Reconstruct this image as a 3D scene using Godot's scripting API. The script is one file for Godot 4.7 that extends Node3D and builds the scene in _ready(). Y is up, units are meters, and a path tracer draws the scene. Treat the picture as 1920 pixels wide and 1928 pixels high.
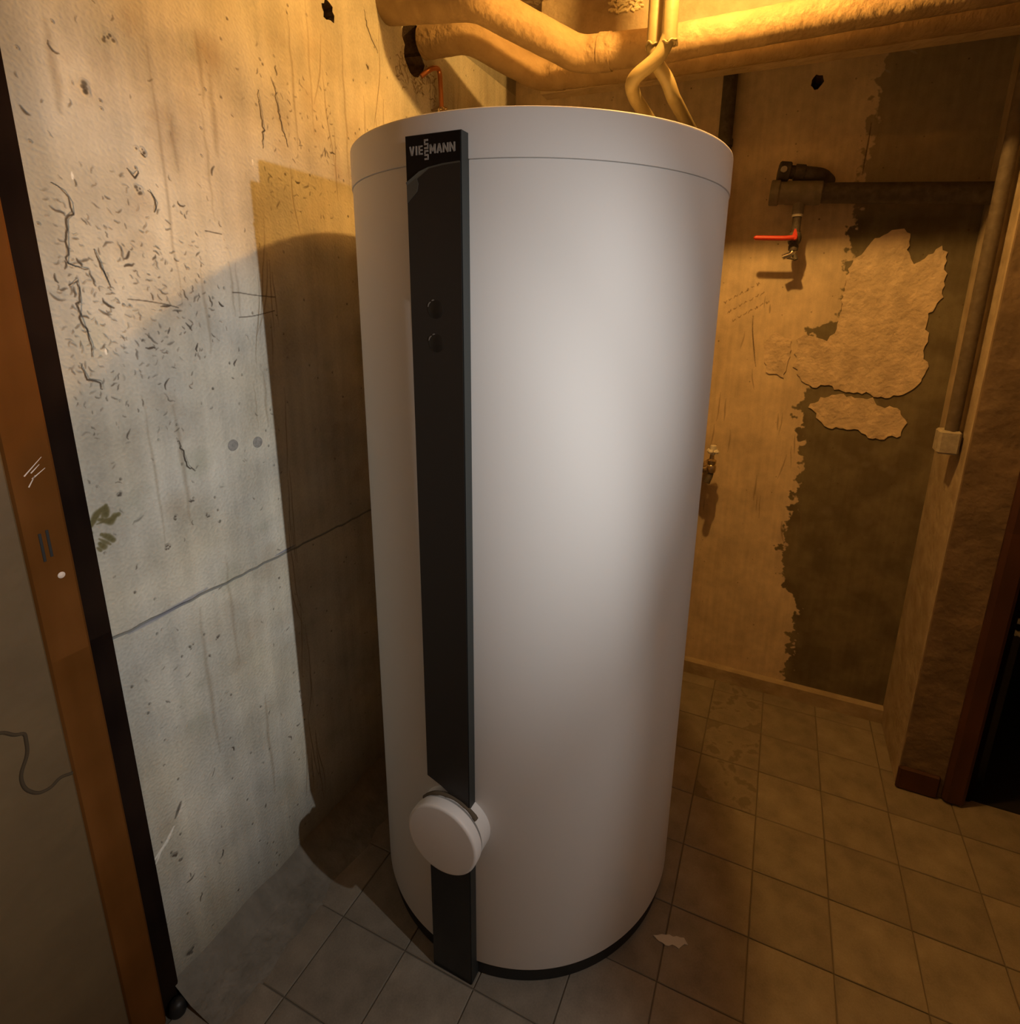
extends Node3D
# A basement corner: a tall white hot-water tank between rough concrete walls, lit by a warm bare bulb
# near the ceiling and by a cool hand lamp standing on the right, both outside the frame.
# Axes: x along the back wall, y up, -z away from the viewer.

const TANK := Vector3(-0.572, 0.0, -1.331)
const WX := -1.155      # left wall face
const BZ := -2.4        # back wall face
const CEIL := 2.66
var rng := RandomNumberGenerator.new()
var M := {}

# ------------------------------------------------------------------ helpers
func lin(r: float, g: float, b: float) -> Color:
	return Color(r, g, b).linear_to_srgb()

func mat(r: float, g: float, b: float, rough := 0.9, metal := 0.0) -> StandardMaterial3D:
	var m := StandardMaterial3D.new()
	m.albedo_color = lin(r, g, b)
	m.roughness = rough
	m.metallic = metal
	return m

func new_st() -> SurfaceTool:
	var st := SurfaceTool.new()
	st.begin(Mesh.PRIMITIVE_TRIANGLES)
	return st

func numbered(n: String, parent: Node) -> String:
	if not parent.has_node(n):
		return n
	var i := 1
	while parent.has_node("%s_%03d" % [n, i]):
		i += 1
	return "%s_%03d" % [n, i]

func put(node: Node3D, called: String, parent: Node) -> Node3D:
	node.name = numbered(called, parent)
	parent.add_child(node, true)
	return node

func obj(called: String, shape, m: Material, parent: Node = self) -> MeshInstance3D:
	var mi := MeshInstance3D.new()
	mi.mesh = shape.commit() if shape is SurfaceTool else shape
	mi.material_override = m
	mi.cast_shadow = GeometryInstance3D.SHADOW_CASTING_SETTING_ON
	put(mi, called, parent)
	return mi

func tag(o: Node, label: String, category: String, group := "") -> Node:
	o.set_meta("label", label)
	o.set_meta("category", category)
	if group != "":
		o.set_meta("group", group)
	return o

func struct(o: Node, label: String, category: String) -> Node:
	o.set_meta("kind", "structure")
	return tag(o, label, category)

func thing(called: String, label: String, category: String, at := Vector3.ZERO, group := "") -> Node3D:
	var o := Node3D.new()
	put(o, called, self)
	o.position = at
	tag(o, label, category, group)
	return o

# one triangle with its own normals; its front is the side that "out" points to
func tri(st: SurfaceTool, p: Array, n: Array, out: Vector3, uv: Array = []) -> void:
	var order := [0, 1, 2]
	if (p[1] - p[0]).cross(p[2] - p[0]).dot(out) > 0.0:
		order = [0, 2, 1]
	for i in order:
		st.set_normal(n[i])
		if uv.size() == 3:
			st.set_uv(uv[i])
		st.add_vertex(p[i])

func flat_tri(st: SurfaceTool, a: Vector3, b: Vector3, c: Vector3, out: Vector3, uv: Array = []) -> void:
	var n := (b - a).cross(c - a).normalized()
	if n.dot(out) < 0.0:
		n = -n
	tri(st, [a, b, c], [n, n, n], out, uv)

func quad(st: SurfaceTool, a: Vector3, b: Vector3, c: Vector3, d: Vector3, out: Vector3, uv: Array = []) -> void:
	if uv.size() == 4:
		flat_tri(st, a, b, c, out, [uv[0], uv[1], uv[2]])
		flat_tri(st, a, c, d, out, [uv[0], uv[2], uv[3]])
	else:
		flat_tri(st, a, b, c, out)
		flat_tri(st, a, c, d, out)

# chamfered box
func box(st: SurfaceTool, c: Vector3, size: Vector3, b := 0.003, basis := Basis.IDENTITY) -> void:
	var h := size * 0.5
	b = minf(b, minf(h.x, minf(h.y, h.z)) * 0.9)
	var v := func(sx: float, sy: float, sz: float, ax: int) -> Vector3:
		var p := Vector3(sx * (h.x - b), sy * (h.y - b), sz * (h.z - b))
		p[ax] = [sx, sy, sz][ax] * h[ax]
		return c + basis * p
	for ax in 3:
		for s in [-1.0, 1.0]:
			var o := Vector3.ZERO
			o[ax] = s
			var q := []
			for k in [[-1, -1], [1, -1], [1, 1], [-1, 1]]:
				var e := [0.0, 0.0, 0.0]
				e[ax] = s
				e[(ax + 1) % 3] = float(k[0])
				e[(ax + 2) % 3] = float(k[1])
				q.append(v.call(e[0], e[1], e[2], ax))
			quad(st, q[0], q[1], q[2], q[3], basis * o)
	for ax in 3:
		var a1 := (ax + 1) % 3
		var a2 := (ax + 2) % 3
		for s in [-1.0, 1.0]:
			for t in [-1.0, 1.0]:
				var e := [0.0, 0.0, 0.0]
				e[a1] = s
				e[a2] = t
				var lo := e.duplicate()
				var hi := e.duplicate()
				lo[ax] = -1.0
				hi[ax] = 1.0
				var o := Vector3(e[0], e[1], e[2])
				quad(st, v.call(lo[0], lo[1], lo[2], a1), v.call(hi[0], hi[1], hi[2], a1), v.call(hi[0], hi[1], hi[2], a2), v.call(lo[0], lo[1], lo[2], a2), basis * o)
	for sx in [-1.0, 1.0]:
		for sy in [-1.0, 1.0]:
			for sz in [-1.0, 1.0]:
				flat_tri(st, v.call(sx, sy, sz, 0), v.call(sx, sy, sz, 1), v.call(sx, sy, sz, 2), basis * Vector3(sx, sy, sz))

# surface of revolution about local y; bands that meet at less than 40 degrees shade smoothly
func lathe(st: SurfaceTool, prof: Array, seg := 96, xf := Transform3D.IDENTITY) -> void:
	var nb := prof.size() - 1
	var bn := []
	for i in nb:
		var d: Vector2 = prof[i + 1] - prof[i]
		bn.append(Vector2(d.y, -d.x).normalized())
	for i in nb:
		var n0: Vector2 = bn[i]
		var n1: Vector2 = bn[i]
		if i > 0 and bn[i - 1].dot(bn[i]) > 0.766:
			n0 = (bn[i - 1] + bn[i]).normalized()
		if i < nb - 1 and bn[i + 1].dot(bn[i]) > 0.766:
			n1 = (bn[i + 1] + bn[i]).normalized()
		var a: Vector2 = prof[i]
		var b: Vector2 = prof[i + 1]
		for k in seg:
			var t0 := TAU * k / seg
			var t1 := TAU * (k + 1) / seg
			var r0 := Vector3(sin(t0), 0, cos(t0))
			var r1 := Vector3(sin(t1), 0, cos(t1))
			var P := [xf * (r0 * a.x + Vector3.UP * a.y), xf * (r1 * a.x + Vector3.UP * a.y), xf * (r1 * b.x + Vector3.UP * b.y), xf * (r0 * b.x + Vector3.UP * b.y)]
			var N := [xf.basis * (r0 * n0.x + Vector3.UP * n0.y), xf.basis * (r1 * n0.x + Vector3.UP * n0.y), xf.basis * (r1 * n1.x + Vector3.UP * n1.y), xf.basis * (r0 * n1.x + Vector3.UP * n1.y)]
			var out: Vector3 = N[0] + N[1] + N[2] + N[3]
			if a.x > 1e-6:
				tri(st, [P[0], P[1], P[2]], [N[0], N[1], N[2]], out)
			if b.x > 1e-6:
				tri(st, [P[0], P[2], P[3]], [N[0], N[2], N[3]], out)

# rounds the corners of a path
func fillet(pts: Array, r: float, steps := 8) -> Array:
	var res := [pts[0]]
	for i in range(1, pts.size() - 1):
		var p: Vector3 = pts[i]
		var a: Vector3 = pts[i - 1]
		var b: Vector3 = pts[i + 1]
		var d := minf(r, minf(p.distance_to(a), p.distance_to(b)) * 0.48)
		var p0 := p + (a - p).normalized() * d
		var p1 := p + (b - p).normalized() * d
		for k in steps + 1:
			var t := float(k) / steps
			res.append(p0.lerp(p, t).lerp(p.lerp(p1, t), t))
	res.append(pts[-1])
	return res

func densify(pts: Array, step: float) -> Array:
	var res := []
	for i in pts.size() - 1:
		var n := maxi(1, int(ceil(pts[i].distance_to(pts[i + 1]) / step)))
		for k in n:
			res.append(pts[i].lerp(pts[i + 1], float(k) / n))
	res.append(pts[-1])
	return res

# round tube along a path; bump makes a hand-plastered surface
func tube(st: SurfaceTool, pts: Array, r: float, seg := 20, bump := 0.0, seed_ := 1, caps := true, taper := Vector3.ZERO) -> void:
	# taper: (second radius, x where it starts, x where it is reached)
	var noise := FastNoiseLite.new()
	noise.seed = seed_
	noise.frequency = 9.0
	var n := pts.size()
	var up := Vector3.UP
	var rings := []
	var nrm := []
	for i in n:
		var t: Vector3 = (pts[mini(i + 1, n - 1)] - pts[maxi(i - 1, 0)]).normalized()
		if i == 0:
			up = Vector3.RIGHT if absf(t.y) > 0.9 else Vector3.UP
		var s := t.cross(up).normalized()
		up = s.cross(t).normalized()
		var rad := r if taper.x <= 0.0 else lerpf(r, taper.x, smoothstep(taper.y, taper.z, pts[i].x))
		var ring := []
		var rn := []
		for k in seg:
			var a := TAU * k / seg
			var d := s * cos(a) + up * sin(a)
			var q: Vector3 = pts[i] + d * rad
			if bump > 0.0:
				q += d * bump * (noise.get_noise_3dv(q) + 0.5 * noise.get_noise_3dv(q * 3.1))
			ring.append(q)
			rn.append(d)
		rings.append(ring)
		nrm.append(rn)
	if bump > 0.0:
		for i in range(1, n - 1):
			for k in seg:
				var e1: Vector3 = rings[i + 1][k] - rings[i - 1][k]
				var e2: Vector3 = rings[i][(k + 1) % seg] - rings[i][(k + seg - 1) % seg]
				var c := e1.cross(e2).normalized()
				nrm[i][k] = c if c.dot(nrm[i][k]) > 0 else -c
	for i in n - 1:
		for k in seg:
			var l := (k + 1) % seg
			var out: Vector3 = nrm[i][k] + nrm[i][l]
			tri(st, [rings[i][k], rings[i][l], rings[i + 1][l]], [nrm[i][k], nrm[i][l], nrm[i + 1][l]], out)
			tri(st, [rings[i][k], rings[i + 1][l], rings[i + 1][k]], [nrm[i][k], nrm[i + 1][l], nrm[i + 1][k]], out)
	if caps:
		for e in [0, n - 1]:
			var o: Vector3 = (pts[0] - pts[1]) if e == 0 else (pts[n - 1] - pts[n - 2])
			for k in seg:
				flat_tri(st, pts[e], rings[e][k], rings[e][(k + 1) % seg], o)

# flat polygon given in (u, v), thickened along w
func slab(st: SurfaceTool, poly: PackedVector2Array, o: Vector3, u: Vector3, v: Vector3, w: Vector3, d0: float, d1: float) -> void:
	var ix := Geometry2D.triangulate_polygon(poly)
	var at := func(p: Vector2, d: float) -> Vector3: return o + u * p.x + v * p.y + w * d
	for i in range(0, ix.size(), 3):
		flat_tri(st, at.call(poly[ix[i]], d1), at.call(poly[ix[i + 1]], d1), at.call(poly[ix[i + 2]], d1), w)
		flat_tri(st, at.call(poly[ix[i]], d0), at.call(poly[ix[i + 1]], d0), at.call(poly[ix[i + 2]], d0), -w)
	var cw := Geometry2D.is_polygon_clockwise(poly)
	for i in poly.size():
		var a := poly[i]
		var b := poly[(i + 1) % poly.size()]
		var e := (b - a).orthogonal() * (1.0 if not cw else -1.0)
		var out := -(u * e.x + v * e.y)
		# orthogonal() turns clockwise or anticlockwise by convention: test with the polygon itself
		var mid := (a + b) * 0.5 + e.normalized() * 1e-5
		if not Geometry2D.is_point_in_polygon(mid, poly):
			out = -out
		quad(st, at.call(a, d0), at.call(b, d0), at.call(b, d1), at.call(a, d1), out)

func ragged(pts: Array, amount: float, step: float, seed_: int) -> PackedVector2Array:
	var r := RandomNumberGenerator.new()
	r.seed = seed_
	var res := PackedVector2Array()
	for i in pts.size():
		var a := Vector2(pts[i][0], pts[i][1])
		var j: Array = pts[(i + 1) % pts.size()]
		var b := Vector2(j[0], j[1])
		var n := maxi(1, int(a.distance_to(b) / step))
		for k in n:
			var p := a.lerp(b, float(k) / n)
			res.append(p + (b - a).orthogonal().normalized() * r.randf_range(-amount, amount))
	return res

# ------------------------------------------------------------------ textures
func fnoise(seed_: int, freq: float, oct := 3) -> FastNoiseLite:
	var n := FastNoiseLite.new()
	n.seed = seed_
	n.frequency = freq
	n.fractal_octaves = oct
	return n

func dab(img: Image, x: float, y: float, r: float, c: Color, a: float) -> void:
	var w := img.get_width()
	var h := img.get_height()
	for j in range(maxi(0, int(y - r)), mini(h, int(y + r) + 2)):
		for i in range(maxi(0, int(x - r)), mini(w, int(x + r) + 2)):
			var d := Vector2(i - x, j - y).length() / maxf(r, 0.5)
			if d < 1.0:
				var k := a * clampf((1.0 - d) * 2.0, 0.0, 1.0)
				img.set_pixel(i, j, img.get_pixel(i, j).lerp(c, k))

func stroke(img: Image, pts: Array, r: float, c: Color, a: float, taper := true) -> void:
	var total := 0.0
	for i in pts.size() - 1:
		total += pts[i].distance_to(pts[i + 1])
	var run := 0.0
	for i in pts.size() - 1:
		var l: float = pts[i].distance_to(pts[i + 1])
		var n := maxi(1, int(l / maxf(r * 0.6, 0.7)))
		for k in n:
			var p: Vector2 = pts[i].lerp(pts[i + 1], float(k) / n)
			var t := (run + l * k / n) / maxf(total, 0.001)
			var rr := r * (0.45 + 0.55 * sin(PI * clampf(t, 0.05, 0.95))) if taper else r
			dab(img, p.x, p.y, maxf(rr, 0.8), c, a)
		run += l

func wiggle(r: RandomNumberGenerator, p: Vector2, dir: float, len_: float, bend: float) -> Array:
	var res := [p]
	var n := maxi(3, int(len_ / 3.5))
	for i in n:
		dir += r.randf_range(-bend, bend)
		p += Vector2(cos(dir), sin(dir)) * len_ / n
		res.append(p)
	return res

func jagged(r: RandomNumberGenerator, pts: Array, step: float, amp: float) -> Array:
	var res := []
	for i in pts.size() - 1:
		var n := maxi(1, int(pts[i].distance_to(pts[i + 1]) / step))
		for k in n:
			res.append(pts[i].lerp(pts[i + 1], float(k) / n) + Vector2(r.randfn(0, amp * 0.5), r.randfn(0, amp * 0.5)))
	res.append(pts[-1])
	return res

func texture(img: Image) -> ImageTexture:
	img.generate_mipmaps()
	return ImageTexture.create_from_image(img)

func image_material(alb: Image, hgt: Image, rough: float, bump: float) -> StandardMaterial3D:
	var m := StandardMaterial3D.new()
	m.albedo_texture = texture(alb)
	m.roughness = rough
	if hgt:
		hgt.bump_map_to_normal_map(bump)
		m.normal_enabled = true
		m.normal_texture = texture(hgt)
	return m

# mottled surface for any size, mapped from three sides in metres
func mottled(c0: Color, c1: Color, seed_: int, freq: float, rough: float, scale_ := 1.0, bump := 3.0, metal := 0.0) -> StandardMaterial3D:
	var m := StandardMaterial3D.new()
	var nt := NoiseTexture2D.new()
	nt.width = 512
	nt.height = 512
	nt.seamless = true
	nt.noise = fnoise(seed_, freq, 5)
	var g := Gradient.new()
	g.set_color(0, c0)
	g.set_color(1, c1)
	g.set_offset(0, 0.15)
	g.set_offset(1, 0.85)
	nt.color_ramp = g
	m.albedo_texture = nt
	m.roughness = rough
	m.metallic = metal
	if bump > 0.0:
		var nn := NoiseTexture2D.new()
		nn.width = 512
		nn.height = 512
		nn.seamless = true
		nn.as_normal_map = true
		nn.bump_strength = bump
		nn.noise = fnoise(seed_ + 7, freq * 3.0, 4)
		m.normal_enabled = true
		m.normal_texture = nn
	m.uv1_triplanar = true
	m.uv1_world_triplanar = true
	m.uv1_scale = Vector3.ONE * scale_
	return m

# left wall: board-marked raw concrete; z from -2.4 to -0.4 and y from 0 to 2.5, 720 px per metre
func paint_left_wall() -> StandardMaterial3D:
	var S := 720.0
	var W := 1440
	var H := 1800
	var w2 := W / 2
	var h2 := H / 2
	var img := Image.create(w2, h2, false, Image.FORMAT_RGB8)
	var hgt := Image.create(w2, h2, false, Image.FORMAT_RGB8)
	var nb := fnoise(3, 0.011, 4)
	var ns := fnoise(5, 0.06, 3)
	var nh := fnoise(9, 0.008, 3)
	var nf := fnoise(12, 0.35, 2)
	for j in h2:
		var y := 2.5 - j * 2.0 / S
		for i in w2:
			var z := -2.4 + i * 2.0 / S
			var b := nb.get_noise_2d(i, j)
			var s := ns.get_noise_2d(i, j * 0.045)
			var f := nf.get_noise_2d(i, j)
			var hue := nh.get_noise_2d(i, j)
			var k := 1.0 + 0.30 * b + 0.14 * s + 0.13 * f
			# the damp greenish edge beside the door frame, and the damp foot
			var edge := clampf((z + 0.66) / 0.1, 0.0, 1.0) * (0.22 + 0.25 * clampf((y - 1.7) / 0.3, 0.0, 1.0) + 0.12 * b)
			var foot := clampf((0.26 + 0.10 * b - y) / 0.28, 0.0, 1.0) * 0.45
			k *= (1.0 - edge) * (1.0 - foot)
			var board := clampf((z + 1.07) / -0.03, 0.0, 1.0) * clampf((y - 1.9) / 0.05, 0.0, 1.0)
			k *= 1.0 - 0.04 * board
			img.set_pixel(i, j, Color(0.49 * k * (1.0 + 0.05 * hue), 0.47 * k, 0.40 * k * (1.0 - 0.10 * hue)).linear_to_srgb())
			var v := 0.66 + 0.14 * b + 0.12 * s + 0.16 * f
			hgt.set_pixel(i, j, Color(v, v, v))
	img.resize(W, H, Image.INTERPOLATE_BILINEAR)
	hgt.resize(W, H, Image.INTERPOLATE_BILINEAR)
	var P := func(z: float, y: float) -> Vector2: return Vector2((z + 2.4) * S, (2.5 - y) * S)
	var dark := lin(0.055, 0.045, 0.035)
	var brown := lin(0.20, 0.155, 0.10)
	var low := Color(0.15, 0.15, 0.15)
	var r := RandomNumberGenerator.new()
	r.seed = 41
	# faint damp and rusty blotches
	for k in 110:
		var c: Vector2 = P.call(r.randf_range(-2.3, -0.56), r.randf_range(0.1, 2.45))
		var tint := lin(0.30, 0.22, 0.14) if r.randf() < 0.55 else lin(0.26, 0.28, 0.21)
		for m in 4:
			dab(img, c.x + r.randfn(0, 12), c.y + r.randfn(0, 22), r.randf_range(8, 30), tint, r.randf_range(0.04, 0.13))
	# long dirt runs
	for q in [[-0.64, 2.07, 1.93, 9], [-0.806, 2.10, 1.62, 4], [-0.835, 1.99, 1.88, 6], [-0.912, 2.16, 2.02, 6], [-0.93, 2.09, 1.93, 9], [-0.905, 2.02, 1.80, 5], [-0.70, 1.45, 1.12, 4], [-0.76, 1.42, 1.15, 6], [-0.86, 1.70, 1.52, 5], [-0.93, 1.72, 1.60, 4], [-0.945, 1.72, 1.60, 4], [-0.99, 1.47, 1.33, 4], [-0.96, 1.45, 1.33, 3], [-0.75, 0.95, 0.55, 7], [-0.83, 1.05, 0.75, 6], [-0.89, 0.62, 0.3, 6], [-1.34, 2.32, 1.95, 4], [-1.22, 2.36, 2.05, 4], [-1.42, 2.2, 1.98, 4], [-1.9, 2.38, 2.2, 11], [-1.84, 2.3, 1.95, 4], [-2.1, 2.3, 1.9, 10], [-1.16, 2.3, 2.0, 4]]:
		var pts := []
		for k in 9:
			var t := k / 8.0
			pts.append(P.call(q[0] + r.randf_range(-0.003, 0.003), lerpf(q[1], q[2], t)))
		stroke(img, pts, q[3], brown, r.randf_range(0.06, 0.13))
		stroke(img, pts, q[3] * 0.5, brown, 0.06)
	# trowel-like vertical scoring near the corner seam
	for k in 46:
		var z := r.randf_range(-1.05, -1.0) if k < 20 else r.randf_range(-2.3, -1.05)
		var y := r.randf_range(0.2, 1.9) if k < 20 else r.randf_range(1.9, 2.45)
		var pts := wiggle(r, P.call(z, y), PI / 2, r.randf_range(60, 220), 0.05)
		stroke(img, pts, 1.6, brown, 0.35)
		stroke(hgt, pts, 2.0, Color(0.45, 0.45, 0.45), 0.6)
	# pits and worm-shaped cracks, thickest in a field at mid height by the door frame
	for k in 560:
		var z: float
		var y: float
		if k < 360:
			z = -0.58 - absf(r.randfn(0.0, 0.16))
			y = r.randfn(1.62, 0.13)
		elif k < 450:
			z = r.randf_range(-1.3, -1.05)
			y = r.randf_range(1.85, 2.2)
		else:
			z = r.randf_range(-1.03, -0.57)
			y = r.randf_range(0.2, 2.2)
		var c: Vector2 = P.call(z, y)
		var big := r.randf() < 0.12
		var pts := wiggle(r, c, PI / 2 + r.randfn(0.0, 0.9), r.randf_range(4, 11) * (1.9 if big else 1.0), 0.9)
		var rad := r.randf_range(1.0, 1.45) * (1.5 if big else 1.0)
		stroke(img, pts, rad, dark, r.randf_range(0.12, 0.5) * (1.6 if big else 0.8))
		stroke(hgt, pts, rad, Color(0.4, 0.4, 0.4), 0.5)
	for k in 420:
		var c: Vector2 = P.call(r.randf_range(-2.38, -0.56), r.randf_range(0.05, 2.48))
		dab(img, c.x, c.y, r.randf_range(0.9, 2.4), dark, r.randf_range(0.3, 0.7))
		dab(hgt, c.x, c.y, 2.5, low, 0.7)
	# the long cracks that can be followed by eye
	for q in [[[-0.608, 1.821], [-0.622, 1.812], [-0.633, 1.796], [-0.629, 1.778], [-0.618, 1.768], [-0.615, 1.735], [-0.611, 1.711], [-0.606, 1.693], [-0.618, 1.688], [-0.640, 1.686]], [[-0.605, 1.655], [-0.618, 1.667], [-0.618, 1.636], [-0.613, 1.608], [-0.617, 1.58], [-0.625, 1.555], [-0.622, 1.53]], [[-0.655, 1.72], [-0.662, 1.70], [-0.662, 1.68], [-0.672, 1.655]], [[-0.60, 1.52], [-0.61, 1.49], [-0.63, 1.485], [-0.632, 1.47]], [[-0.735, 1.87], [-0.745, 1.86], [-0.755, 1.872]], [[-0.765, 1.906], [-0.772, 1.898]], [[-0.772, 1.84], [-0.78, 1.82], [-0.776, 1.80]], [[-0.757, 1.35], [-0.765, 1.32], [-0.772, 1.285], [-0.785, 1.27]], [[-1.055, 2.10], [-1.057, 2.03], [-1.05, 1.98]], [[-1.10, 2.13], [-1.11, 2.05], [-1.13, 2.0]], [[-1.44, 2.42], [-1.445, 2.38], [-1.49, 2.33]]]:
		var pts := []
		for p in q:
			pts.append(P.call(p[0] + r.randf_range(-0.002, 0.002), p[1]))
		stroke(img, jagged(r, pts, 5.0, 3.0), 1.6, dark, 0.75)
		stroke(hgt, pts, 2.2, low, 0.7)
	# larger dark chips
	for q in [[-0.737, 2.088, 7], [-0.765, 1.906, 6], [-0.749, 1.839, 7], [-0.679, 1.986, 9], [-0.727, 1.18, 4], [-0.627, 1.264, 5], [-0.609, 0.089, 9], [-0.701, 1.122, 5], [-0.612, 0.385, 7], [-0.62, 0.36, 4], [-0.785, 0.855, 4], [-0.72, 0.87, 4], [-0.8, 1.16, 4], [-1.44, 2.28, 7], [-1.62, 2.2, 4], [-1.98, 2.12, 6]]:
		for k in 5:
			var c: Vector2 = P.call(q[0], q[1]) + Vector2(r.randfn(0, q[2] * 0.4), r.randfn(0, q[2] * 0.5))
			dab(img, c.x, c.y, q[2] * r.randf_range(0.25, 0.5), dark, 0.7)
			dab(hgt, c.x, c.y, q[2] * 0.7, low, 0.5)
	# horizontal pour line, with a stretch of blue chalk on it
	var line := []
	for k in 40:
		line.append(P.call(-0.56 - k * 0.022, 0.976 + 0.0004 * k + r.randf_range(-0.0025, 0.0025)))
	stroke(img, line, 2.2, lin(0.12, 0.13, 0.13), 0.45, false)
	stroke(hgt, line, 2.5, low, 0.7, false)
	stroke(img, [P.call(-0.60, 0.972), P.call(-0.68, 0.979), P.call(-0.78, 0.990)], 5.0, lin(0.17, 0.18, 0.24), 0.35)
	stroke(img, [P.call(-0.97, 0.990), P.call(-1.04, 0.994)], 2.5, lin(0.14, 0.15, 0.22), 0.5)
	# fine pencil-like lines of the board ends
	for q in [[-0.93, 1.655, -1.05, 1.66], [-0.94, 1.60, -1.045, 1.605], [-0.88, 1.78, -0.92, 1.775], [-0.70, 1.635, -0.80, 1.64]]:
		stroke(img, wiggle(r, P.call(q[0], q[1]), PI, absf(q[2] - q[0]) * S, 0.04), 1.2, dark, 0.4, false)
	# olive mossy smear
	for q in [[[-0.566, 1.215], [-0.582, 1.238], [-0.600, 1.25]], [[-0.60, 1.25], [-0.597, 1.225]], [[-0.585, 1.226], [-0.604, 1.215], [-0.612, 1.225], [-0.626, 1.226]], [[-0.584, 1.196], [-0.594, 1.188], [-0.606, 1.172]], [[-0.578, 1.18], [-0.588, 1.165]], [[-0.567, 1.205], [-0.574, 1.20]]]:
		var pts := []
		for p in q:
			pts.append(P.call(p[0], p[1]))
		stroke(img, pts, 6.0, lin(0.10, 0.085, 0.03), 0.8)
		stroke(img, [pts[0] + Vector2(4, 5), pts[-1] + Vector2(6, 2)], 3.0, lin(0.12, 0.10, 0.04), 0.6)
	# white scrape low down by the frame
	stroke(img, [P.call(-0.565, 0.415), P.call(-0.60, 0.437), P.call(-0.622, 0.462)], 4.0, lin(0.75, 0.73, 0.66), 0.9)
	stroke(img, [P.call(-0.570, 0.405), P.call(-0.585, 0.425)], 2.5, lin(0.75, 0.73, 0.66), 0.8)
	stroke(img, [P.call(-0.632, 0.475), P.call(-0.650, 0.503)], 2.4, lin(0.65, 0.62, 0.55), 0.8)
	stroke(img, [P.call(-0.626, 0.478), P.call(-0.645, 0.51)], 4.0, dark, 0.4)
	for q in [[-0.640, 1.845], [-0.646, 1.545], [-1.02, 1.95]]:
		stroke(img, [P.call(q[0], q[1]), P.call(q[0], q[1] - 0.012)], 2.0, lin(0.8, 0.78, 0.7), 0.9)
	# crumbled area round the pipe hole
	for k in 70:
		var c: Vector2 = P.call(r.randf_range(-1.78, -1.58), r.randf_range(2.28, 2.38))
		stroke(img, wiggle(r, c, r.randf() * TAU, r.randf_range(8, 26), 0.9), 1.8, lin(0.14, 0.10, 0.06), 0.4)
		stroke(hgt, wiggle(r, c, r.randf() * TAU, r.randf_range(8, 26), 0.9), 2.5, low, 0.6)
	return image_material(img, hgt, 0.93, 5.0)

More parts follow.
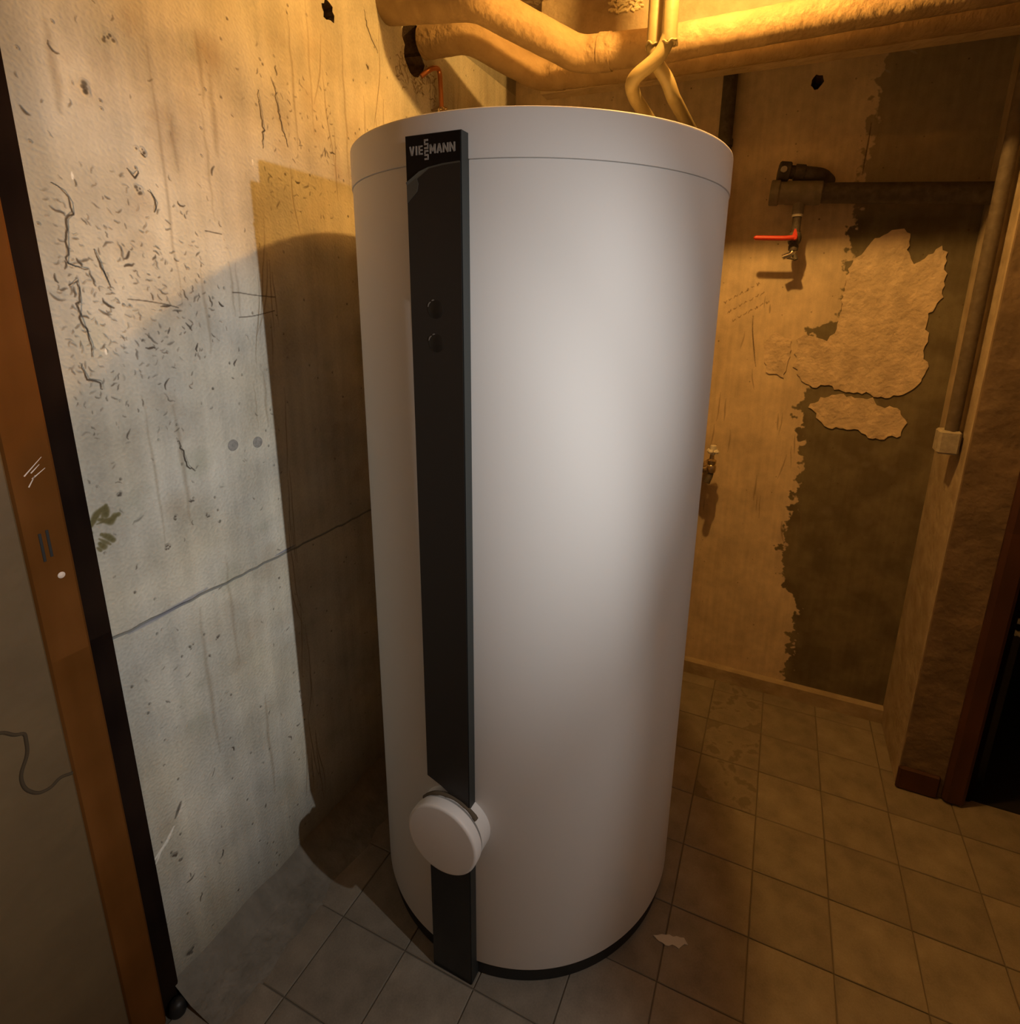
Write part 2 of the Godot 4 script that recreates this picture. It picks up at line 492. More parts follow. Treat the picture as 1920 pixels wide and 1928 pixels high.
# back wall: stained render, dark and bare towards the right; x from -1.155 to 0.6, y from 0 to 2.5, 560 px per metre
func paint_back_wall() -> StandardMaterial3D:
	var S := 560.0
	var W := 982
	var H := 1400
	var img := Image.create(W, H, false, Image.FORMAT_RGB8)
	var nb := fnoise(23, 0.008, 4)
	var ne := fnoise(24, 0.035, 4)
	var ns := fnoise(25, 0.07, 3)
	var nf := fnoise(26, 0.3, 2)
	var by := [0.0, 0.285, 0.462, 0.522, 0.686, 0.876, 1.079, 1.226, 1.373, 1.573, 1.614, 1.69, 1.838, 1.98, 2.1, 2.265, 2.5]
	var bx := [0.166, 0.179, 0.178, 0.120, 0.090, 0.108, 0.122, 0.084, 0.104, 0.078, 0.171, 0.187, 0.175, 0.180, 0.179, 0.187, 0.19]
	for j in H:
		var y := 2.5 - j / S
		var x0 := 0.1
		for k in by.size() - 1:
			if y >= by[k] and y <= by[k + 1]:
				x0 = lerpf(bx[k], bx[k + 1], (y - by[k]) / (by[k + 1] - by[k]))
		var full := 1.0 - 0.35 * clampf((y - 1.95) / 0.1, 0.0, 1.0)
		for i in W:
			var x := WX + i / S
			var b := nb.get_noise_2d(i, j)
			var e := ne.get_noise_2d(i, j)
			var s := ns.get_noise_2d(i, j * 0.06)
			var f := nf.get_noise_2d(i, j)
			var d := smoothstep(-0.006, 0.006, x - x0 + e * 0.05) * full
			var k := 1.0 + 0.22 * b + 0.10 * s + 0.07 * f + 0.12 * e
			var c := Color(0.66, 0.545, 0.395)
			var g := Color(0.20, 0.175, 0.115).lerp(Color(0.12, 0.10, 0.065), clampf(0.5 + b * 1.6, 0.0, 1.0))
			c = c.lerp(g, d)
			img.set_pixel(i, j, Color(c.r * k, c.g * k, c.b * k).linear_to_srgb())
	var P := func(x: float, y: float) -> Vector2: return Vector2((x - WX) * S, (2.5 - y) * S)
	var r := RandomNumberGenerator.new()
	r.seed = 77
	var dark := lin(0.07, 0.045, 0.025)
	for k in 150:
		var c: Vector2 = P.call(r.randf_range(-0.9, 0.55), r.randf_range(0.1, 2.45))
		dab(img, c.x, c.y, r.randf_range(0.8, 2.2), dark, r.randf_range(0.3, 0.7))
	for k in 26:
		var c: Vector2 = P.call(r.randf_range(-0.4, 0.15), r.randf_range(0.6, 1.75))
		stroke(img, wiggle(r, c, PI / 2, r.randf_range(15, 70), 0.08), r.randf_range(1.2, 3.0), lin(0.22, 0.16, 0.10), 0.3)
	for q in [[0.187, 2.265, 2.10], [0.182, 1.75, 1.62], [-0.12, 1.62, 1.42]]:
		stroke(img, wiggle(r, P.call(q[0], q[1]), PI / 2, (q[1] - q[2]) * S, 0.03), 1.6, dark, 0.5)
	# faded handwriting beside the tank: three rows of loops, no longer legible
	for row in 3:
		var a := Vector2(-0.235 + row * 0.02, 1.665 - row * 0.033)
		for k in 7:
			var p := a + Vector2(0.019 * k, 0.0115 * k)
			var pts := []
			for t in 6:
				pts.append(P.call(p.x + 0.0026 * t + r.randf_range(-0.001, 0.001), p.y + r.randf_range(-0.006, 0.006) + 0.0016 * t))
			stroke(img, pts, 1.1, lin(0.16, 0.10, 0.05), 0.45)
	# lighter streaks on the bare part
	for k in 14:
		var c: Vector2 = P.call(r.randf_range(0.2, 0.45), r.randf_range(0.7, 1.15))
		dab(img, c.x, c.y, r.randf_range(5, 18), lin(0.24, 0.21, 0.16), 0.25)
	for q in [[0.262, 2.47, 0.29, 2.455], [0.205, 2.42, 0.22, 2.41]]:
		stroke(img, [P.call(q[0], q[1]), P.call(q[2], q[3])], 2.5, lin(0.4, 0.38, 0.34), 0.7)
	return image_material(img, null, 0.95, 0.0)

func paint_tile(seed_: int, tone: float, smear: bool) -> StandardMaterial3D:
	var img := Image.create(160, 160, false, Image.FORMAT_RGB8)
	var nb := fnoise(seed_, 0.012, 4)
	var nf := fnoise(seed_ + 1, 0.2, 3)
	for j in 160:
		for i in 160:
			var b := nb.get_noise_2d(i, j)
			var f := nf.get_noise_2d(i, j)
			var k := tone * (1.0 + 0.30 * b + 0.12 * f)
			var c := Color(0.245, 0.215, 0.172)
			if smear and b > 0.12:
				c = c.lerp(Color(0.16, 0.135, 0.105), clampf((b - 0.12) * 6.0, 0.0, 1.0))
			img.set_pixel(i, j, Color(c.r * k, c.g * k, c.b * k).linear_to_srgb())
	var m := StandardMaterial3D.new()
	m.albedo_texture = texture(img)
	m.roughness = 0.75
	return m

func paint_wood(c0: Color, c1: Color, seed_: int, rough := 0.6) -> StandardMaterial3D:
	var img := Image.create(256, 512, false, Image.FORMAT_RGB8)
	var n := fnoise(seed_, 0.03, 4)
	var nb := fnoise(seed_ + 3, 0.008, 3)
	for j in 512:
		for i in 256:
			var g := n.get_noise_2d(i * 1.2, j * 0.10)
			var b := nb.get_noise_2d(i, j)
			img.set_pixel(i, j, c0.lerp(c1, clampf(0.5 + g * 0.7 + b * 0.6, 0.0, 1.0)))
	var m := StandardMaterial3D.new()
	m.albedo_texture = texture(img)
	m.roughness = rough
	m.uv1_triplanar = true
	m.uv1_world_triplanar = true
	m.uv1_scale = Vector3.ONE
	return m

# ------------------------------------------------------------------ walls with holes
# A wall face on the plane through o spanned by u and v, size (su, sv), with ragged holes sunk into it.
# holes: [center (u, v), half size of the cell, outline as (angle, radius) list]
func wall_face(st: SurfaceTool, o: Vector3, u: Vector3, v: Vector3, w: Vector3, su: float, sv: float, uvf: Callable, holes: Array, depth: float) -> SurfaceTool:
	var us := [0.0, su]
	var vs := [0.0, sv]
	for h in holes:
		us.append_array([h[0].x - h[1].x, h[0].x + h[1].x])
		vs.append_array([h[0].y - h[1].y, h[0].y + h[1].y])
	us.sort()
	vs.sort()
	var pit := new_st()
	var done := []
	for i in us.size() - 1:
		for j in vs.size() - 1:
			var c := Vector2(us[i] + us[i + 1], vs[j] + vs[j + 1]) * 0.5
			var hole = null
			for h in holes:
				if absf(c.x - h[0].x) < h[1].x and absf(c.y - h[0].y) < h[1].y:
					hole = h
			if hole == null:
				var q := [Vector2(us[i], vs[j]), Vector2(us[i + 1], vs[j]), Vector2(us[i + 1], vs[j + 1]), Vector2(us[i], vs[j + 1])]
				var P := []
				var T := []
				for p in q:
					P.append(o + u * p.x + v * p.y)
					T.append(uvf.call(p))
				quad(st, P[0], P[1], P[2], P[3], w, T)
			else:
				if done.has(hole[0]):
					continue
				done.append(hole[0])
				var outline: Array = hole[2]
				var n := outline.size()
				for k in n:
					var k2 := (k + 1) % n
					var e := []
					for kk in [k, k2]:
						var a: float = TAU * kk / n
						var d := Vector2(cos(a), sin(a))
						var t := minf(hole[1].x / maxf(absf(d.x), 1e-6), hole[1].y / maxf(absf(d.y), 1e-6))
						e.append([hole[0] + d * float(outline[kk]), hole[0] + d * t])
					var corner = null
					if (e[0][1] - hole[0]).abs().aspect() > 0 and absf(e[0][1].x - e[1][1].x) > 1e-5 and absf(e[0][1].y - e[1][1].y) > 1e-5:
						corner = Vector2(hole[0].x + signf(e[0][1].x + e[1][1].x - 2 * hole[0].x) * hole[1].x, hole[0].y + signf(e[0][1].y + e[1][1].y - 2 * hole[0].y) * hole[1].y)
					var loop := [e[0][0], e[0][1], e[1][1], e[1][0]] if corner == null else [e[0][0], e[0][1], corner, e[1][1], e[1][0]]
					for m in range(1, loop.size() - 1):
						var tp := []
						var tt := []
						for p in [loop[0], loop[m], loop[m + 1]]:
							tp.append(o + u * p.x + v * p.y)
							tt.append(uvf.call(p))
						flat_tri(st, tp[0], tp[1], tp[2], w, tt)
					var A: Vector3 = o + u * e[0][0].x + v * e[0][0].y
					var B: Vector3 = o + u * e[1][0].x + v * e[1][0].y
					var C: Vector3 = o + u * hole[0].x + v * hole[0].y
					var A2 := A.lerp(C, 0.35) - w * depth
					var B2 := B.lerp(C, 0.35) - w * depth
					quad(pit, A, B, B2, A2, (C - A) + w * 0.3)
					flat_tri(pit, A2, B2, C - w * depth, w)
	return pit

# ------------------------------------------------------------------ scene
func _ready() -> void:
	rng.seed = 11
	setup_view()
	make_materials()
	room()
	doorway_left()
	doorway_right()
	water_tank()
	ceiling_pipes()
	wall_pipes()
	lamps()
	small_things()

func setup_view() -> void:
	var cam := Camera3D.new()
	cam.name = "camera"
	var f := 1051.76
	cam.near = 0.05
	cam.far = 40.0
	cam.projection = Camera3D.PROJECTION_FRUSTUM
	cam.keep_aspect = Camera3D.KEEP_HEIGHT
	cam.size = cam.near * 1928.0 / f
	cam.frustum_offset = Vector2((960.0 - 1001.36) / f, -(964.0 - 849.85) / f) * cam.near
	cam.transform = Transform3D(Basis(Vector3.UP, 0.41248) * Basis(Vector3.RIGHT, -0.25026) * Basis(Vector3.BACK, 0.01804), Vector3(0, 1.63071, 0))
	add_child(cam)
	cam.current = true
	var we := WorldEnvironment.new()
	we.name = "world_environment"
	var e := Environment.new()
	e.background_mode = Environment.BG_COLOR
	e.background_color = Color.BLACK
	e.tonemap_mode = Environment.TONE_MAPPER_LINEAR
	e.tonemap_exposure = 1.0
	e.sdfgi_enabled = true
	e.ssao_enabled = true
	e.ssil_enabled = true
	we.environment = e
	add_child(we)

const BULB := Vector3(-0.23, 2.59, -1.425)
const TORCH := Vector3(1.2, 1.95, -0.44)

# bare warm bulb on a short flex, with its light
func bulb(at: Vector3, label: String, energy: float) -> void:
	var t := thing("light_bulb", label, "lamp", Vector3(at.x, at.y + 0.045, at.z))
	var s := new_st()
	if CEIL - at.y > 0.08:
		tube(s, [Vector3(0, CEIL - at.y - 0.045, 0), Vector3(0, 0.02, 0)], 0.004, 10)
		obj("flex", s, M.black, t)
		s = new_st()
	lathe(s, [Vector2(0, -0.020), Vector2(0.011, -0.020), Vector2(0.013, -0.015), Vector2(0.013, 0.015), Vector2(0.009, 0.024), Vector2(0, 0.024)], 32)
	obj("socket", s, mat(0.6, 0.58, 0.5, 0.4), t)
	s = new_st()
	var prof := [Vector2(0, -0.067)]
	for k in range(1, 11):
		var a := PI * k / 12.0
		prof.append(Vector2(0.022 * sin(a), -0.045 - 0.022 * cos(a)))
	prof.append(Vector2(0.010, -0.022))
	prof.append(Vector2(0, -0.020))
	lathe(s, prof, 32)
	var gm := mat(0.9, 0.8, 0.6, 0.4)
	gm.emission_enabled = true
	gm.emission = lin(1.0, 0.55, 0.16)
	gm.emission_energy_multiplier = 4.0
	obj("bulb_glass", s, gm, t)
	var l := OmniLight3D.new()
	l.name = "bulb_light"
	l.light_color = lin(1.0, 0.50, 0.115)
	l.light_energy = energy
	l.light_size = 0.022
	l.omni_range = 8.0
	l.omni_attenuation = 2.0
	l.shadow_enabled = true
	l.position = Vector3(0, -0.045, 0)
	t.add_child(l)

func lamps() -> void:
	bulb(BULB, "bare warm bulb on a short flex under the ceiling, above the tank lid", 1.12)
	# cool hand lamp clamped to a stand on the right, aimed across the tank at the left wall
	var s: SurfaceTool
	var w := thing("work_lamp", "small cool hand lamp on a thin stand to the right of the viewer", "lamp", Vector3(TORCH.x, 0, TORCH.z))
	var aim := Vector3(-0.824, -0.457, 0.335).normalized()
	var xf := Transform3D(Basis.looking_at(aim, Vector3.UP) * Basis(Vector3.RIGHT, -PI / 2), Vector3(0, TORCH.y, 0))
	s = new_st()
	lathe(s, [Vector2(0, -0.10), Vector2(0.014, -0.10), Vector2(0.015, -0.02), Vector2(0.022, 0.0), Vector2(0.022, 0.004), Vector2(0.019, 0.004), Vector2(0.018, 0.0), Vector2(0, 0.0)], 32, xf)
	obj("housing", s, mat(0.03, 0.03, 0.03, 0.5), w)
	s = new_st()
	lathe(s, [Vector2(0, 0.001), Vector2(0.017, 0.001), Vector2(0.017, 0.003), Vector2(0, 0.003)], 24, xf)
	var lm := mat(0.8, 0.85, 0.9, 0.3)
	lm.emission_enabled = true
	lm.emission = lin(0.9, 0.95, 1.0)
	lm.emission_energy_multiplier = 3.0
	obj("lens", s, lm, w)
	s = new_st()
	tube(s, [Vector3(0, 0.01, 0) - aim * 0.05, Vector3(0, TORCH.y - 0.015, 0) - aim * 0.05], 0.008, 12)
	box(s, Vector3(0, 0.006, 0) - Vector3(aim.x, 0, aim.z) * 0.05, Vector3(0.22, 0.012, 0.22), 0.003)
	obj("stand", s, M.black, w)
	# the beam of the lamp: a wide field with a clear rim, a hot spot, and faint spill outside
	beam(w, "hand_light", aim, aim, 0.60, 43.5, 0.22)
	beam(w, "hand_light_core", Vector3(-2.355, -0.70, -0.22).normalized(), aim, 2.1, 26.0, 1.0)
	beam(w, "hand_light_spill", Vector3(-2.0, -0.9, -0.5).normalized(), aim, 0.42, 37.0, 0.6)

func beam(w: Node3D, called: String, dir: Vector3, aim: Vector3, energy: float, half: float, soft: float) -> void:
	var sp := SpotLight3D.new()
	sp.name = called
	sp.light_color = lin(1.0, 0.975, 0.93)
	sp.light_energy = energy
	sp.light_size = 0.012
	sp.spot_range = 8.0
	sp.spot_attenuation = 2.0
	sp.spot_angle = half
	sp.spot_angle_attenuation = soft
	sp.shadow_enabled = true
	w.add_child(sp)
	sp.transform = Transform3D(Basis.looking_at(dir, Vector3.UP), Vector3(0, TORCH.y, 0) + aim * 0.008)

func make_materials() -> void:
	M.left = paint_left_wall()
	M.back = paint_back_wall()
	M.render = mottled(lin(0.34, 0.275, 0.19), lin(0.46, 0.385, 0.28), 31, 0.01, 0.95, 1.4, 2.0)
	M.pier = mottled(lin(0.16, 0.115, 0.075), lin(0.26, 0.19, 0.125), 33, 0.01, 0.9, 1.2, 2.0)
	M.ceiling = mottled(lin(0.42, 0.33, 0.21), lin(0.55, 0.44, 0.29), 35, 0.012, 0.95, 1.3, 3.0)
	M.pit = mottled(lin(0.05, 0.03, 0.02), lin(0.12, 0.08, 0.05), 37, 0.03, 0.95, 4.0, 4.0)
	M.grout = mat(0.15, 0.13, 0.10, 0.95)
	M.cement = mottled(lin(0.16, 0.15, 0.125), lin(0.26, 0.24, 0.205), 39, 0.015, 0.95, 1.5, 3.0)
	M.plaster = mottled(lin(0.56, 0.45, 0.33), lin(0.76, 0.62, 0.46), 41, 0.012, 0.92, 2.0, 3.0)
	M.pipe_wrap = mottled(lin(0.26, 0.18, 0.09), lin(0.36, 0.26, 0.14), 43, 0.012, 0.85, 2.2, 4.0)
	M.cream = mottled(lin(0.25, 0.20, 0.10), lin(0.31, 0.25, 0.13), 45, 0.01, 0.35, 2.0, 0.6)
	M.old_iron = mottled(lin(0.06, 0.05, 0.04), lin(0.13, 0.11, 0.09), 47, 0.02, 0.6, 3.0, 2.0)
	M.grey_pipe = mottled(lin(0.16, 0.145, 0.12), lin(0.24, 0.22, 0.185), 49, 0.02, 0.6, 3.0, 1.0)
	M.copper = mat(0.60, 0.27, 0.13, 0.35, 0.9)
	M.brass = mat(0.62, 0.50, 0.33, 0.25, 0.95)
	M.chrome = mat(0.75, 0.73, 0.70, 0.2, 0.95)
	M.black = mat(0.012, 0.012, 0.012, 0.5)
	M.dark_wood = paint_wood(lin(0.007, 0.004, 0.003), lin(0.016, 0.009, 0.006), 51, 0.9)
	M.dark_wood.metallic_specular = 0.1
	M.brown_wood = paint_wood(lin(0.090, 0.033, 0.0065), lin(0.135, 0.051, 0.012), 53, 0.85)
	M.brown_wood.metallic_specular = 0.12
	M.red_wood = paint_wood(lin(0.05, 0.018, 0.009), lin(0.085, 0.03, 0.014), 55)
	M.white_metal = mat(0.76, 0.755, 0.75, 0.58)

func room() -> void:
	# floor: a grout bed and a tile for every square of the 20.5 cm grid
	var fl := Node3D.new()
	put(fl, "floor", self)
	struct(fl, "worn beige floor of small square tiles under the tank", "floor")
	var st := new_st()
	box(st, Vector3(0.22, -0.054, -1.0), Vector3(2.95, 0.1, 4.4), 0.001)
	obj("grout_bed", st, M.grout, fl)
	var tms := [paint_tile(60, 1.0, false), paint_tile(64, 0.92, false), paint_tile(68, 1.08, false), paint_tile(72, 1.0, true)]
	var tile := new_st()
	var hs := 0.1012
	var bv := 0.0018
	var top := [Vector3(-hs + bv, 0, -hs + bv), Vector3(hs - bv, 0, -hs + bv), Vector3(hs - bv, 0, hs - bv), Vector3(-hs + bv, 0, hs - bv)]
	var rimq := [Vector3(-hs, -bv, -hs), Vector3(hs, -bv, -hs), Vector3(hs, -bv, hs), Vector3(-hs, -bv, hs)]
	quad(tile, top[0], top[1], top[2], top[3], Vector3.UP, [Vector2(0, 0), Vector2(1, 0), Vector2(1, 1), Vector2(0, 1)])
	for k in 4:
		var l := (k + 1) % 4
		var out: Vector3 = rimq[k] + rimq[l] + Vector3.UP
		quad(tile, top[k], top[l], rimq[l], rimq[k], out, [Vector2(0, 0), Vector2(1, 0), Vector2(1, 1), Vector2(0, 1)])
		quad(tile, rimq[k], rimq[l], rimq[l] + Vector3.DOWN * 0.006, rimq[k] + Vector3.DOWN * 0.006, out - Vector3.UP, [Vector2(0, 0), Vector2(1, 0), Vector2(1, 1), Vector2(0, 1)])
	var tm := tile.commit()
	for i in range(-6, 7):
		for j in range(-5, 9):
			var c := Vector3(0.1 + 0.205 * (i + 0.5), rng.randf_range(-0.0012, 0.0004), -1.49 + 0.205 * (j + 0.5))
			if c.x < WX + 0.105 or c.z > 0.3 or (c.x > 0.62 and c.z < -2.05):
				continue
			var which := 3 if (c.x > -0.2 and c.x < 0.1 and c.z < -1.75) else rng.randi_range(0, 2)
			var o := obj("floor_tile", tm, tms[which], fl)
			o.position = c
			o.rotation = Vector3(rng.randf_range(-0.002, 0.002), (rng.randi_range(0, 3)) * PI / 2 + rng.randf_range(-0.003, 0.003), rng.randf_range(-0.002, 0.002))
	# left wall with its broken-out pipe hole and a small ragged hole above
	var wl := Node3D.new()
	put(wl, "wall_left", self)
	struct(wl, "rough grey concrete wall left of the tank, full of cracks and pits", "wall")
	st = new_st()
	var r := RandomNumberGenerator.new()
	r.seed = 5
	var h1 := []
	for k in 16:
		h1.append(0.021 * r.randf_range(0.75, 1.25))
	var h2 := []
	for k in 20:
		var a := TAU * k / 20
		h2.append(0.048 * r.randf_range(0.8, 1.15) + 0.026 * absf(sin(a)))
	var uvl := func(p: Vector2) -> Vector2: return Vector2(p.x / 2.0, 1.0 - p.y / 2.5)
	var pit := wall_face(st, Vector3(WX, 0, BZ), Vector3.BACK, Vector3.UP, Vector3.RIGHT, 2.0, CEIL, uvl, [[Vector2(2.4 - 1.297, 2.353), Vector2(0.04, 0.04), h1], [Vector2(2.4 - 1.665, 2.400), Vector2(0.09, 0.095), h2]], 0.07)
	obj("wall_surface", st, M.left, wl)
	obj("broken_hole", pit, M.pit, wl)
	st = new_st()
	box(st, Vector3(WX - 0.175, CEIL * 0.5, -0.75), Vector3(0.2, CEIL, 3.3), 0.001)
	obj("wall_core", st, M.cement, wl)
	for q in [[-0.885, 1.307], [-0.953, 1.300]]:
		st = new_st()
		lathe(st, [Vector2(0, 0.0005), Vector2(0.003, 0.0005), Vector2(0.004, 0.0014), Vector2(0.011, 0.0016), Vector2(0.0135, 0.0006), Vector2(0.0145, -0.002)], 24, Transform3D(Basis(Vector3.BACK, -PI / 2), Vector3(WX, q[1], q[0])))
		obj("tie_plug", st, mottled(lin(0.20, 0.20, 0.19), lin(0.32, 0.31, 0.29), 81, 0.03, 0.9, 6.0, 2.0), wl)
	# cement fillet at the foot of the left wall
	st = new_st()
	var nz := fnoise(90, 6.0, 3)
	var prev := []
	for k in 56:
		var z := BZ + k * 0.0335
		var wdt := 0.15 + 0.03 * nz.get_noise_1d(z)
		var ring := [Vector3(WX, 0.055 + 0.012 * nz.get_noise_1d(z + 9), z), Vector3(WX + wdt * 0.4, 0.020, z), Vector3(WX + wdt * 0.75, 0.006, z), Vector3(WX + wdt, -0.002, z)]
		if k > 0:
			for m in 3:
				quad(st, prev[m], prev[m + 1], ring[m + 1], ring[m], Vector3(1, 2, 0))
		prev = ring
	struct(obj("trim_4", st, M.cement), "rough cement fillet along the foot of the grey concrete wall", "trim")
	# back wall
	var wb := Node3D.new()
	put(wb, "wall_back", self)
	struct(wb, "stained back wall with peeling pale render and a dark bare right half", "wall")
	st = new_st()
	var h3 := []
	for k in 14:
		h3.append(0.021 * r.randf_range(0.8, 1.2))
	var uvb := func(p: Vector2) -> Vector2: return Vector2(p.x / 1.7536, 1.0 - p.y / 2.5)
	pit = wall_face(st, Vector3(WX, 0, BZ), Vector3.RIGHT, Vector3.UP, Vector3.BACK, 1.7536, CEIL, uvb, [[Vector2(0.003 + 1.155, 2.408), Vector2(0.04, 0.04), h3]], 0.06)
	obj("wall_surface", st, M.back, wb)
	obj("drilled_hole", pit, M.pit, wb)
	st = new_st()
	box(st, Vector3(-0.3, CEIL * 0.5, BZ - 0.17), Vector3(1.9, CEIL, 0.2), 0.001)
	obj("wall_core", st, M.cement, wb)
	var A := [[0.181, 1.727], [0.188, 1.801], [0.243, 1.881], [0.30, 1.912], [0.334, 1.916], [0.359, 1.903], [0.356, 1.851], [0.368, 1.816], [0.385, 1.80], [0.41, 1.824], [0.451, 1.858], [0.470, 1.84], [0.476, 1.797], [0.486, 1.693], [0.470, 1.66], [0.448, 1.639], [0.452, 1.584], [0.466, 1.557], [0.458, 1.511], [0.478, 1.456], [0.471, 1.398], [0.406, 1.345], [0.341, 1.33], [0.304, 1.347], [0.235, 1.342], [0.177, 1.368], [0.124, 1.358], [0.084, 1.382], [0.05, 1.431], [0.047, 1.532], [0.072, 1.553], [0.146, 1.536], [0.172, 1.56], [0.179, 1.595]]
	var A2 := [[-0.063, 1.518], [-0.05, 1.545], [-0.031, 1.554], [0.028, 1.532], [0.026, 1.471], [0.017, 1.388], [-0.02, 1.40], [-0.052, 1.405]]
	var B := [[0.115, 1.281], [0.157, 1.316], [0.218, 1.337], [0.27, 1.325], [0.324, 1.329], [0.345, 1.301], [0.413, 1.301], [0.446, 1.25], [0.437, 1.199], [0.347, 1.173], [0.298, 1.205], [0.235, 1.209], [0.199, 1.205], [0.169, 1.223], [0.14, 1.265]]
	var n := 0
	for poly in [A, A2, B]:
		st = new_st()
		slab(st, ragged(poly, 0.006, 0.012, 100 + n), Vector3(0, 0, BZ), Vector3.RIGHT, Vector3.UP, Vector3.BACK, -0.002, 0.005)
		obj("plaster_patch", st, M.plaster, wb)
		n += 1
	# low cement skirting along the back wall
	st = new_st()
	slab(st, PackedVector2Array([Vector2(0, -0.002), Vector2(0.022, -0.002), Vector2(0.022, 0.060), Vector2(0.014, 0.068), Vector2(0, 0.070)]), Vector3(WX, 0, BZ), Vector3.BACK, Vector3.UP, Vector3.RIGHT, 0.0, 1.705)
	struct(obj("baseboard_back", st, M.render), "low dirty cement skirting along the back wall", "baseboard")
	# the short return wall at the right and the door wall beyond it
	st = new_st()
	box(st, Vector3(0.65, CEIL * 0.5, -2.275), Vector3(0.2, CEIL, 0.45), 0.006)
	struct(obj("wall_right", st, M.render), "narrow pale wall return in the right corner", "wall")
	st = new_st()
	box(st, Vector3(0.62, CEIL * 0.5, -2.046), Vector3(0.136, CEIL, 0.008), 0.002)
	struct(obj("wall_pier", st, M.pier), "brown painted end face of the right wall beside the dark door", "wall")
	st = new_st()
	box(st, Vector3(0.61, 0.045, -2.035), Vector3(0.125, 0.09, 0.016), 0.006)
	struct(obj("baseboard_pier", st, M.red_wood), "short dark wooden skirting at the foot of the brown wall end", "baseboard")
	# ceiling
	var ce := Node3D.new()
	put(ce, "ceiling", self)
	struct(ce, "low plastered ceiling above the pipes", "ceiling")
	st = new_st()
	box(st, Vector3(0.22, CEIL + 0.06, -1.0), Vector3(2.95, 0.12, 4.4), 0.001)
	obj("ceiling_slab", st, M.ceiling, ce)
	# concrete downstand beam behind the ceiling pipes, with a rough pad of pale plaster on its face
	var be := Node3D.new()
	put(be, "ceiling_beam", self)
	struct(be, "cracked concrete ceiling beam right behind the plastered pipes", "beam")
	st = new_st()
	box(st, Vector3(0.35, 2.516, -2.095), Vector3(2.50, 0.288, 0.07), 0.006)
	obj("beam_body", st, M.ceiling, be)
	st = new_st()
	for k in 90:
		var p := Vector3(rng.randf_range(-0.648, -0.535), rng.randf_range(2.575, 2.64), -2.06 + rng.randf_range(0.001, 0.006))
		box(st, p, Vector3(rng.randf_range(0.008, 0.024), rng.randf_range(0.004, 0.008), 0.012), 0.0015, Basis(Vector3.BACK, rng.randfn(0.0, 0.35)))
	obj("plaster_pad", st, mat(0.85, 0.76, 0.50, 0.9), be).set_meta("kind", "stuff")
	# walls behind the viewer that close the room
	st = new_st()
	box(st, Vector3(0.22, CEIL * 0.5, 1.0), Vector3(2.95, CEIL, 0.2), 0.001)
	struct(obj("wall_front", st, M.render), "plain wall behind the viewer", "wall")
	st = new_st()
	box(st, Vector3(1.65, CEIL * 0.5, -1.0), Vector3(0.1, CEIL, 4.4), 0.001)
	struct(obj("wall_side", st, M.render), "plain wall far to the right of the viewer", "wall")

